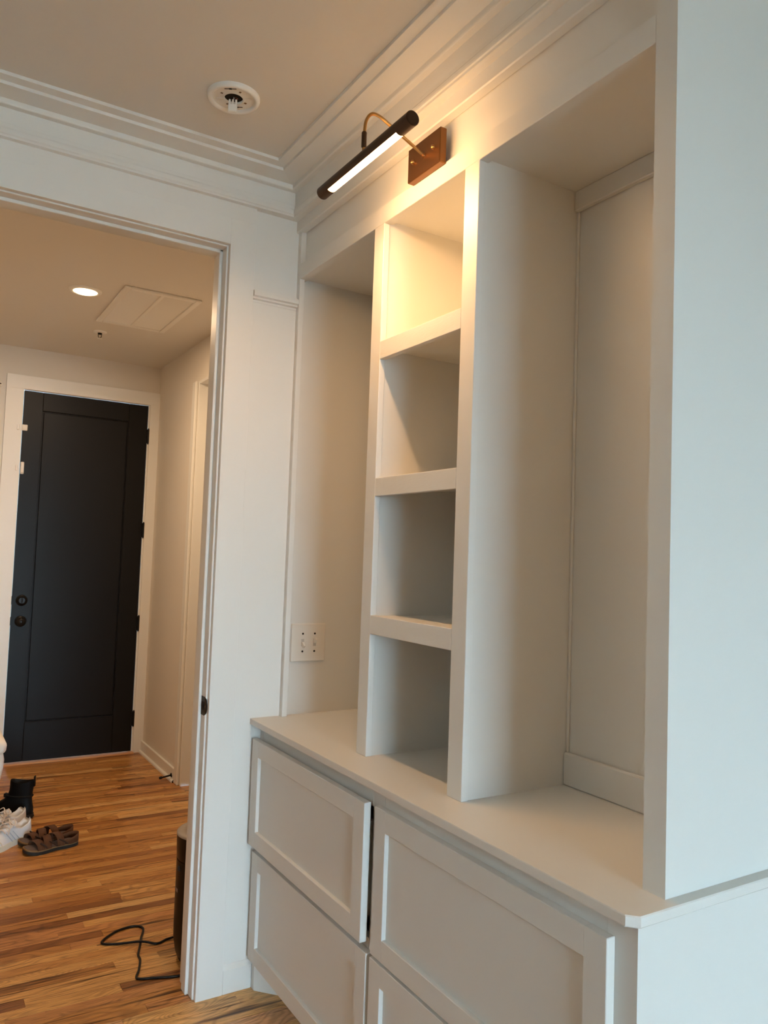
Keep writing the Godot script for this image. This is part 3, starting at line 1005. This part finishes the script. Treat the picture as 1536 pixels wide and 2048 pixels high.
func slab(st: SurfaceTool, o: Array, y0: float, y1: float, g := 1, bend := 0.0, l := 0.28) -> void:
	var r0 := []
	var r1 := []
	for p in o:
		var lift := bend * pow(clampf(p.x / l - 0.7, 0, 1) / 0.3, 2.0)
		r0.append(Vector3(p.x, y0 + lift, p.y))
		r1.append(Vector3(p.x, y1 + lift, p.y))
	r0.reverse()
	r1.reverse()
	rings(st, [r0, r1], true, true, true, g)

func make_sneaker(label: String, at: Vector3, turn: float) -> Node3D:
	var s := thing("sneaker", label, "sneaker", at, turn, "pair of white sneakers")
	var l := 0.285
	var wd := 0.105
	var st := newst()
	slab(st, outline(l, wd, 44, 0.003), 0.0, 0.026, 1, 0.006, l)
	build(st, "sole", M.sneaker_sole, s)
	# upper: open at the collar, closed over the vamp
	var secs := []
	var inner_rows := []
	var ns := 30
	for i in ns + 1:
		var u := 0.008 + 0.984 * i / ns
		var x := u * l
		var hw := maxf(sole_half(u) * wd, 0.004)
		var top := 0.0
		# rim / crown height along the shoe
		var keys := [[0.0, 0.093], [0.05, 0.093], [0.14, 0.076], [0.26, 0.068], [0.36, 0.080], [0.42, 0.092], [0.52, 0.082], [0.64, 0.064], [0.76, 0.052], [0.9, 0.046], [0.97, 0.038], [1.0, 0.030]]
		for k in keys.size() - 1:
			if u >= keys[k][0] and u <= keys[k + 1][0]:
				top = lerpf(keys[k][1], keys[k + 1][1], smoothstep(keys[k][0], keys[k + 1][0], u))
		var open := 1.0 - smoothstep(0.36, 0.44, u)
		if u < 0.04:
			open *= smoothstep(0.012, 0.04, u)
		var sec := []
		for k in 25:
			var t := -1.0 + k / 12.0        # -1 left foot .. 1 right foot
			var p := Vector3(x, 0, 0)
			var a := absf(t)
			if a > 0.5:                       # outer wall
				var f := (1.0 - a) / 0.5      # 0 sole, 1 rim
				var lean := lerpf(1.0, lerpf(0.45, 0.66, open), pow(f, 1.6))
				p.y = lerpf(0.022, lerpf(top * 0.86, top, open), f)
				p.z = signf(t) * hw * lean
			else:                             # across the top, or down inside
				var f := a / 0.5              # 1 rim, 0 middle
				var arch := Vector2(f * 0.45 * hw, lerpf(top, top * 0.86, f * f))
				var dip := Vector2(minf(f * 1.0, 1.0) * 0.60 * hw * (0.88 if f < 0.98 else 1.1), lerpf(0.035, top, pow(f, 4.0)))
				var q := arch.lerp(dip, open)
				p.y = q.y
				p.z = signf(t) * q.x
			sec.append(p)
		secs.append(sec)
	st = newst()
	rings(st, secs, true, true, false)
	build(st, "upper", M.sneaker, s)
	# lining and tongue
	st = newst()
	var ir := []
	for i in 9:
		var u := 0.035 + 0.33 * i / 8.0
		var hw := sole_half(u) * wd * 0.60
		ir.append([Vector3(u * l, 0.064, -hw), Vector3(u * l, 0.040, -hw * 0.8), Vector3(u * l, 0.036, 0), Vector3(u * l, 0.040, hw * 0.8), Vector3(u * l, 0.064, hw)])
	rings(st, ir, false, false, false)
	build(st, "lining", M.lining, s)
	st = newst()
	var tr := []
	for i in 6:
		var f := i / 5.0
		var x := lerpf(0.36, 0.60, f) * l
		var y := lerpf(0.104, 0.073, f)
		tr.append([Vector3(x, y - 0.010, -0.024), Vector3(x, y, -0.018), Vector3(x, y + 0.003, 0), Vector3(x, y, 0.018), Vector3(x, y - 0.010, 0.024)])
	rings(st, tr, false, false, false)
	build(st, "tongue", M.sneaker, s)
	# laces
	st = newst()
	for i in 5:
		var x := lerpf(0.43, 0.60, i / 4.0) * l
		var y := lerpf(0.099, 0.076, i / 4.0)
		var x2 := x + 0.010 * (1 if i % 2 == 0 else -1)
		tube(st, smooth_path([Vector3(x, y - 0.010, -0.024), Vector3((x + x2) / 2 - 0.002, y + 0.004, -0.008), Vector3((x + x2) / 2 + 0.002, y + 0.005, 0.008), Vector3(x2, y - 0.010, 0.024)], 4), 0.0032, 6, true, 0.6)
	for sd in [-1.0, 1.0]:
		tube(st, smooth_path([Vector3(0.44 * l, 0.102, 0), Vector3(0.41 * l, 0.116, sd * 0.018), Vector3(0.46 * l, 0.100, sd * 0.040), Vector3(0.50 * l, 0.098, sd * 0.022), Vector3(0.45 * l, 0.104, 0)], 5), 0.0026, 6, true, 0.7)
		tube(st, smooth_path([Vector3(0.44 * l, 0.102, 0), Vector3(0.52 * l, 0.094, sd * 0.028), Vector3(0.60 * l, 0.066, sd * 0.042)], 5), 0.0026, 6, true, 0.7)
	build(st, "laces", M.lace, s)
	# three slanted bands on each flank and the toe cap seam
	for sd in [-1.0, 1.0]:
		for k in 3:
			var q := newst()
			var pts := []
			for j in 5:
				var f := j / 4.0
				var u := 0.44 + 0.075 * k - 0.10 * f
				var hw := sole_half(u) * wd
				var top := lerpf(0.084, 0.078, f)
				var ff := lerpf(0.88, 0.05, f)
				pts.append(Vector3(u * l, lerpf(0.022, top * 0.86, ff), sd * (hw * lerpf(1.0, 0.47, pow(ff, 1.6)) + 0.001)))
			tube(q, pts, 0.0042, 6, true, 0.5)
			build(q, "side_band", M.sneaker_line, s)
	st = newst()
	var cap := []
	for j in 11:
		var a := -1.0 + j / 5.0
		var u := 0.74 + 0.03 * (1 - a * a)
		var hw := sole_half(u) * wd
		var ff := 1.0 - absf(a)
		cap.append(Vector3(u * l, lerpf(0.026, 0.0545, pow(ff, 0.55)), signf(a) * hw * lerpf(1.02, 0.0, pow(ff, 2.2))))
	tube(st, cap, 0.0016, 6)
	build(st, "toe_seam", M.lace, s)
	return s

func make_boot(label: String, at: Vector3, turn: float) -> Node3D:
	var s := thing("ankle_boot", label, "boot", at, turn, "pair of black ankle boots")
	var l := 0.275
	var wd := 0.098
	var st := newst()
	slab(st, outline(l, wd, 40, 0.003), 0.012, 0.026, 1, 0.006, l)
	build(st, "sole", M.rubber, s)
	box("heel", Vector3(0.002, 0, -0.033), Vector3(0.075, 0.014, 0.033), M.rubber, s, 0.004)
	# upper by level: heel end, front end, half width
	var lv := [[0.024, 0.000, 0.275, 1.00], [0.040, -0.001, 0.272, 1.0], [0.056, 0.000, 0.255, 0.96], [0.070, 0.003, 0.215, 0.90], [0.084, 0.006, 0.178, 0.86], [0.100, 0.008, 0.150, 0.82], [0.120, 0.008, 0.132, 0.80], [0.145, 0.005, 0.124, 0.82], [0.170, 0.002, 0.122, 0.86], [0.190, 0.000, 0.122, 0.88], [0.200, 0.000, 0.120, 0.88]]
	var rr := []
	for v in lv:
		var ring := []
		var ln: float = v[2] - v[1]
		for k in 32:
			var a := TAU * k / 32.0
			var u := 0.5 - 0.5 * cos(a)
			var full := sole_half(u) * wd
			var ell := 0.43 * sqrt(maxf(0.0, 1.0 - pow(2.0 * u - 1.0, 2.0))) * wd
			var hw: float = lerpf(full, ell, clampf((v[0] - 0.03) / 0.08, 0, 1)) * v[3]
			var dip := 0.012 * sin(PI * u) if v[0] > 0.18 else 0.0
			ring.append(Vector3(v[1] + ln * u, v[0] - dip, hw * signf(sin(a)) if absf(sin(a)) > 0.001 else 0.0))
		ring.reverse()
		rr.append(ring)
	st = newst()
	rings(st, rr, true, false)
	build(st, "upper", M.leather, s)
	st = newst()
	var inn := []
	for q in [[0.199, 0.0], [0.150, 0.004], [0.060, 0.008]]:
		var ring := []
		for k in 24:
			var a := TAU * k / 24.0
			var u := 0.5 - 0.5 * cos(a)
			ring.append(Vector3(0.003 + q[1] + (0.114 - 2 * q[1]) * u, q[0] - (0.012 * sin(PI * u) if q[0] > 0.18 else 0.0), sin(a) * (0.037 - q[1])))
		inn.append(ring)
	rings(st, inn, false, true)
	build(st, "lining", M.rubber, s)
	box("pull_tab", Vector3(-0.004, 0.165, -0.009), Vector3(0.001, 0.219, 0.009), M.leather, s, 0.001)
	st = newst()
	var strap := []
	for k in 25:
		var a := TAU * k / 24.0
		strap.append(Vector3(0.074 + 0.0675 * cos(a), 0.118, 0.036 * sin(a)))
	tube(st, strap, 0.006, 6, true, 1.0)
	build(st, "ankle_strap", M.leather, s)
	box("buckle", Vector3(0.136, 0.108, -0.012), Vector3(0.150, 0.128, 0.010), M.black_metal, s, 0.003)
	box("buckle", Vector3(0.07, 0.108, 0.034), Vector3(0.09, 0.128, 0.044), M.black_metal, s, 0.003)
	return s

func strap_band(x0: float, x1: float, h: float, hw: float, th := 0.003, skew := 0.0) -> SurfaceTool:   # a wide strap arching over the footbed
	var st := newst()
	var rr := []
	for k in 15:
		var a := PI * k / 14.0
		var z := cos(a) * hw
		var y := 0.020 + pow(sin(a), 0.7) * h
		var sk := skew * cos(a)
		var up := Vector3(0, sin(a), cos(a)) * th
		rr.append([Vector3(x0 + sk, y, z), Vector3(x1 + sk, y, z), Vector3(x1 + sk, y, z) + up, Vector3(x0 + sk, y, z) + up])
	rings(st, rr, true, true, true)
	return st

func make_sandal(label: String, at: Vector3, turn: float) -> Node3D:
	var s := thing("sandal", label, "sandal", at, turn, "pair of brown sandals")
	var l := 0.245
	var wd := 0.100
	var st := newst()
	slab(st, outline(l, wd, 40, 0.003), 0.0, 0.014, 1, 0.010, l)
	build(st, "sole", M.rubber, s)
	st = newst()
	slab(st, outline(l, wd, 40, 0.0025), 0.014, 0.020, 1, 0.010, l)
	build(st, "midsole", M.cork, s)
	st = newst()
	slab(st, outline(l, wd, 40, -0.002), 0.020, 0.0225, 1, 0.010, l)
	build(st, "insole", M.insole, s)
	build(strap_band(0.170, 0.205, 0.030, 0.046, 0.003, 0.006), "strap", M.suede, s)
	build(strap_band(0.128, 0.163, 0.042, 0.045, 0.003, -0.008), "strap", M.suede, s)
	build(strap_band(0.086, 0.118, 0.050, 0.041, 0.003, 0.010), "strap", M.suede, s)
	# low leather quarter round the heel
	st = newst()
	var rr := []
	for k in 21:
		var a := deg_to_rad(-118.0 + 236.0 * k / 20.0)
		var c := Vector3(0.046 - cos(a) * 0.048, 0.0, sin(a) * 0.037)
		var n := Vector3(-cos(a), 0, sin(a))
		var h := 0.026 + 0.012 * cos(a)
		rr.append([c + Vector3(0, 0.018, 0), c + n * 0.003 + Vector3(0, 0.018, 0), c + n * 0.003 + Vector3(0, 0.018 + h, 0), c + Vector3(0, 0.018 + h, 0)])
	rings(st, rr)
	build(st, "heel_counter", M.suede, s)
	for z in [-1.0, 1.0]:
		for q in [[0.060, 0.100], [0.110, 0.145], [0.155, 0.185]]:
			var b := newst()
			tube(b, [Vector3(q[0], 0.024, z * 0.043), Vector3((q[0] + q[1]) / 2, 0.040, z * 0.044), Vector3(q[1], 0.050, z * 0.036)], 0.006, 8, true, 0.6)
			build(b, "side_strap", M.suede_dark, s)
	return s

func footwear() -> void:
	# turn about y: the toe direction (dx, dz) = (cos t, -sin t)
	make_sneaker("white lace-up sneaker nearest the sandals, front one of the pair", Vector3(-0.522, 0, -1.735), PI + 0.66)
	make_sneaker("white lace-up sneaker between the front sneaker and the black boot", Vector3(-0.525, 0, -1.905), PI + 0.62)
	make_boot("black ankle boot with back pull tab standing behind the white sneakers", Vector3(-0.476, 0, -1.990), PI - 0.50)
	make_boot("black ankle boot partly hidden under the white bench", Vector3(-0.865, 0, -2.085), -0.72)
	make_sandal("brown strappy sandal farther from the sneakers, front one of the pair", Vector3(-0.335, 0, -1.538), PI + 0.20)
	make_sandal("brown strappy sandal tucked beside the white sneaker", Vector3(-0.342, 0, -1.642), PI + 0.19)

# ------------------------------------------------------------------ other things in the hall
func rounded(c: Vector3, hx: float, hz: float, r: float) -> Array:   # a level ring with rounded corners, anticlockwise from above
	var o := []
	for q in 4:
		var cx: float = (hx - r) * [1, 1, -1, -1][q]
		var cz: float = (hz - r) * [1, -1, -1, 1][q]
		for k in 5:
			var a := -PI / 2 + PI / 2 * q + PI / 2 * k / 4.0
			o.append(c + Vector3(cx + r * cos(a), 0, cz - r * sin(a)))
	return o

func cushion(st: SurfaceTool, lo: Vector3, hi: Vector3, r: float) -> void:
	var m := (lo + hi) / 2
	var rr := []
	for k in 11:
		var a := -PI / 2 + PI * k / 10.0
		var ins := r * (1.0 - cos(a))
		var y: float = lo.y + r + r * sin(a) if a < 0 else hi.y - r + r * sin(a)
		rr.append(rounded(Vector3(m.x, y, m.z), (hi.x - lo.x) / 2 - ins, (hi.z - lo.z) / 2 - ins, r))
	rings(st, rr)

func hall_things() -> void:
	# white bench at the edge
	var b := thing("bench", "white upholstered bench at the left wall of the hall above the shoes", "bench", Vector3(-1.10, 0, -2.02))
	var st := newst()
	cushion(st, Vector3(-0.46, 0.388, -0.24), Vector3(0.462, 0.462, 0.24), 0.030)
	build(st, "cushion", M.fabric, b)
	st = newst()
	var rr := []
	for q in [[0.230, 0.435, 0.205], [0.26, 0.445, 0.215], [0.32, 0.454, 0.222], [0.36, 0.456, 0.224], [0.392, 0.450, 0.220]]:
		rr.append(rounded(Vector3(0, q[0], 0), q[1], q[2], 0.03))
	rings(st, rr)
	build(st, "skirt", M.fabric, b)
	for sx in [-1.0, 1.0]:
		for sz in [-1.0, 1.0]:
			var q := newst()
			tube(q, [Vector3(sx * 0.30, 0.0, sz * 0.15), Vector3(sx * 0.30, 0.235, sz * 0.15)], [0.014, 0.02], 10)
			build(q, "leg", M.suede_dark, b)
	# tower humidifier behind the jamb
	var t := thing("tower_humidifier", "black round tower appliance with pale ring top behind the doorway jamb", "humidifier", Vector3(-0.138, 0, -0.256))
	st = newst()
	lathe(st, [Vector2(0.080, 0.0), Vector2(0.086, 0.004), Vector2(0.096, 0.030), Vector2(0.104, 0.075), Vector2(0.105, 0.12), Vector2(0.105, 0.20), Vector2(0.105, 0.345)], Vector3.ZERO, Vector3.UP, 48, true)
	build(st, "body", M.black, t)
	st = newst()
	lathe(st, [Vector2(0.103, 0.345), Vector2(0.105, 0.350), Vector2(0.107, 0.39), Vector2(0.108, 0.428)], Vector3.ZERO, Vector3.UP, 48)
	build(st, "collar", mat(srgb(20, 14, 12), 0.3, 0.0, 0.35), t)
	st = newst()
	lathe(st, [Vector2(0.108, 0.428), Vector2(0.108, 0.434), Vector2(0.104, 0.438), Vector2(0.074, 0.434), Vector2(0.072, 0.428)], Vector3.ZERO, Vector3.UP, 48)
	build(st, "top_ring", mat(srgb(176, 168, 160), 0.35, 0.3), t)
	st = newst()
	lathe(st, [Vector2(0.073, 0.428), Vector2(0.060, 0.420), Vector2(0.001, 0.418)], Vector3.ZERO, Vector3.UP, 40)
	var gr := build(st, "outlet", M.black, t)
	for k in 4:
		var q := newst()
		tube(q, [Vector3(0.010, 0.426, 0), Vector3(0.072, 0.430, 0)], 0.002, 6)
		var vane := build(q, "vane", M.plastic, gr)
		vane.rotation.y = k * PI / 2 + 0.5
	# marks on its body: a blue star shaped drop and a grey tab
	var face := Basis(Vector3.UP, deg_to_rad(-82.0))
	var star := newst()
	for k in 3:
		var a := PI * k / 3.0
		var dv := Vector3(cos(a), sin(a), 0) * 0.011
		var nv := Vector3(-sin(a), cos(a), 0) * 0.0032
		quad(star, -dv - nv, dv - nv, dv + nv, -dv + nv)
		quad(star, -dv + nv, dv + nv, dv - nv, -dv - nv)
	var sg := build(star, "star_mark", mat(srgb(66, 96, 120), 0.5), t)
	sg.transform = Transform3D(face, face * Vector3(0, 0, 0.1062) + Vector3(0, 0.322, 0))
	var tab := newst()
	bx(tab, Vector3(-0.010, -0.006, 0), Vector3(0.010, 0.006, 0.001), 0.0004)
	var tb := build(tab, "label_tab", mat(srgb(140, 132, 132), 0.5), t)
	tb.transform = Transform3D(Basis(Vector3.UP, deg_to_rad(-88.0)), Basis(Vector3.UP, deg_to_rad(-88.0)) * Vector3(0, 0, 0.105) + Vector3(0, 0.245, 0))
	# its cord
	st = newst()
	tube(st, smooth_path([Vector3(-0.170, 0.026, -0.357), Vector3(-0.190, 0.010, -0.405), Vector3(-0.222, 0.0045, -0.412), Vector3(-0.261, 0.0045, -0.398), Vector3(-0.308, 0.010, -0.426), Vector3(-0.383, 0.0045, -0.459), Vector3(-0.428, 0.0045, -0.481), Vector3(-0.426, 0.0045, -0.507), Vector3(-0.373, 0.0045, -0.552), Vector3(-0.319, 0.0045, -0.568), Vector3(-0.286, 0.0045, -0.558), Vector3(-0.276, 0.0045, -0.527), Vector3(-0.300, 0.0045, -0.464), Vector3(-0.312, 0.0045, -0.426), Vector3(-0.323, 0.0045, -0.395), Vector3(-0.339, 0.0045, -0.348), Vector3(-0.342, 0.0045, -0.309), Vector3(-0.362, 0.0045, -0.247), Vector3(-0.380, 0.0045, -0.207), Vector3(-0.372, 0.0045, -0.191), Vector3(-0.335, 0.0045, -0.178), Vector3(-0.262, 0.0045, -0.152), Vector3(-0.20, 0.0045, -0.148), Vector3(-0.10, 0.0045, -0.150)], 5), 0.0042, 8)
	var cord := build(st, "power_cord", M.black)
	tag(cord, "black power cord looping over the oak floor from the tower appliance", "cord")
	# door stop
	var ds := thing("door_stop", "black rubber-tipped door stop on the right hall baseboard", "door stop", Vector3(HX - 0.015, 0.036, -2.352))
	st = newst()
	lathe(st, [Vector2(0.013, 0.0), Vector2(0.013, 0.004), Vector2(0.0055, 0.010), Vector2(0.005, 0.058)], Vector3.ZERO, Vector3(-1, -0.18, -0.10).normalized(), 16, true)
	build(st, "rod", M.black_metal, ds)
	st = newst()
	lathe(st, [Vector2(0.0075, 0.058), Vector2(0.0085, 0.060), Vector2(0.0085, 0.072), Vector2(0.006, 0.076)], Vector3.ZERO, Vector3(-1, -0.18, -0.10).normalized(), 16, true, true)
	build(st, "tip", M.rubber, ds)
	# small round fitting at the left of the front door
	var h := thing("wall_chime", "small round white fitting with dark slot left of the front door casing", "fitting", Vector3(-0.672, 2.462, DZ))
	st = newst()
	lathe(st, [Vector2(0.022, 0), Vector2(0.022, 0.008), Vector2(0.019, 0.012), Vector2(0.001, 0.013)], Vector3.ZERO, Vector3(0, 0, 1), 28)
	build(st, "cover", M.plastic, h)
	box("slot", Vector3(-0.012, -0.003, 0.0122), Vector3(0.015, 0.003, 0.0138), M.hole, h, 0.0005)
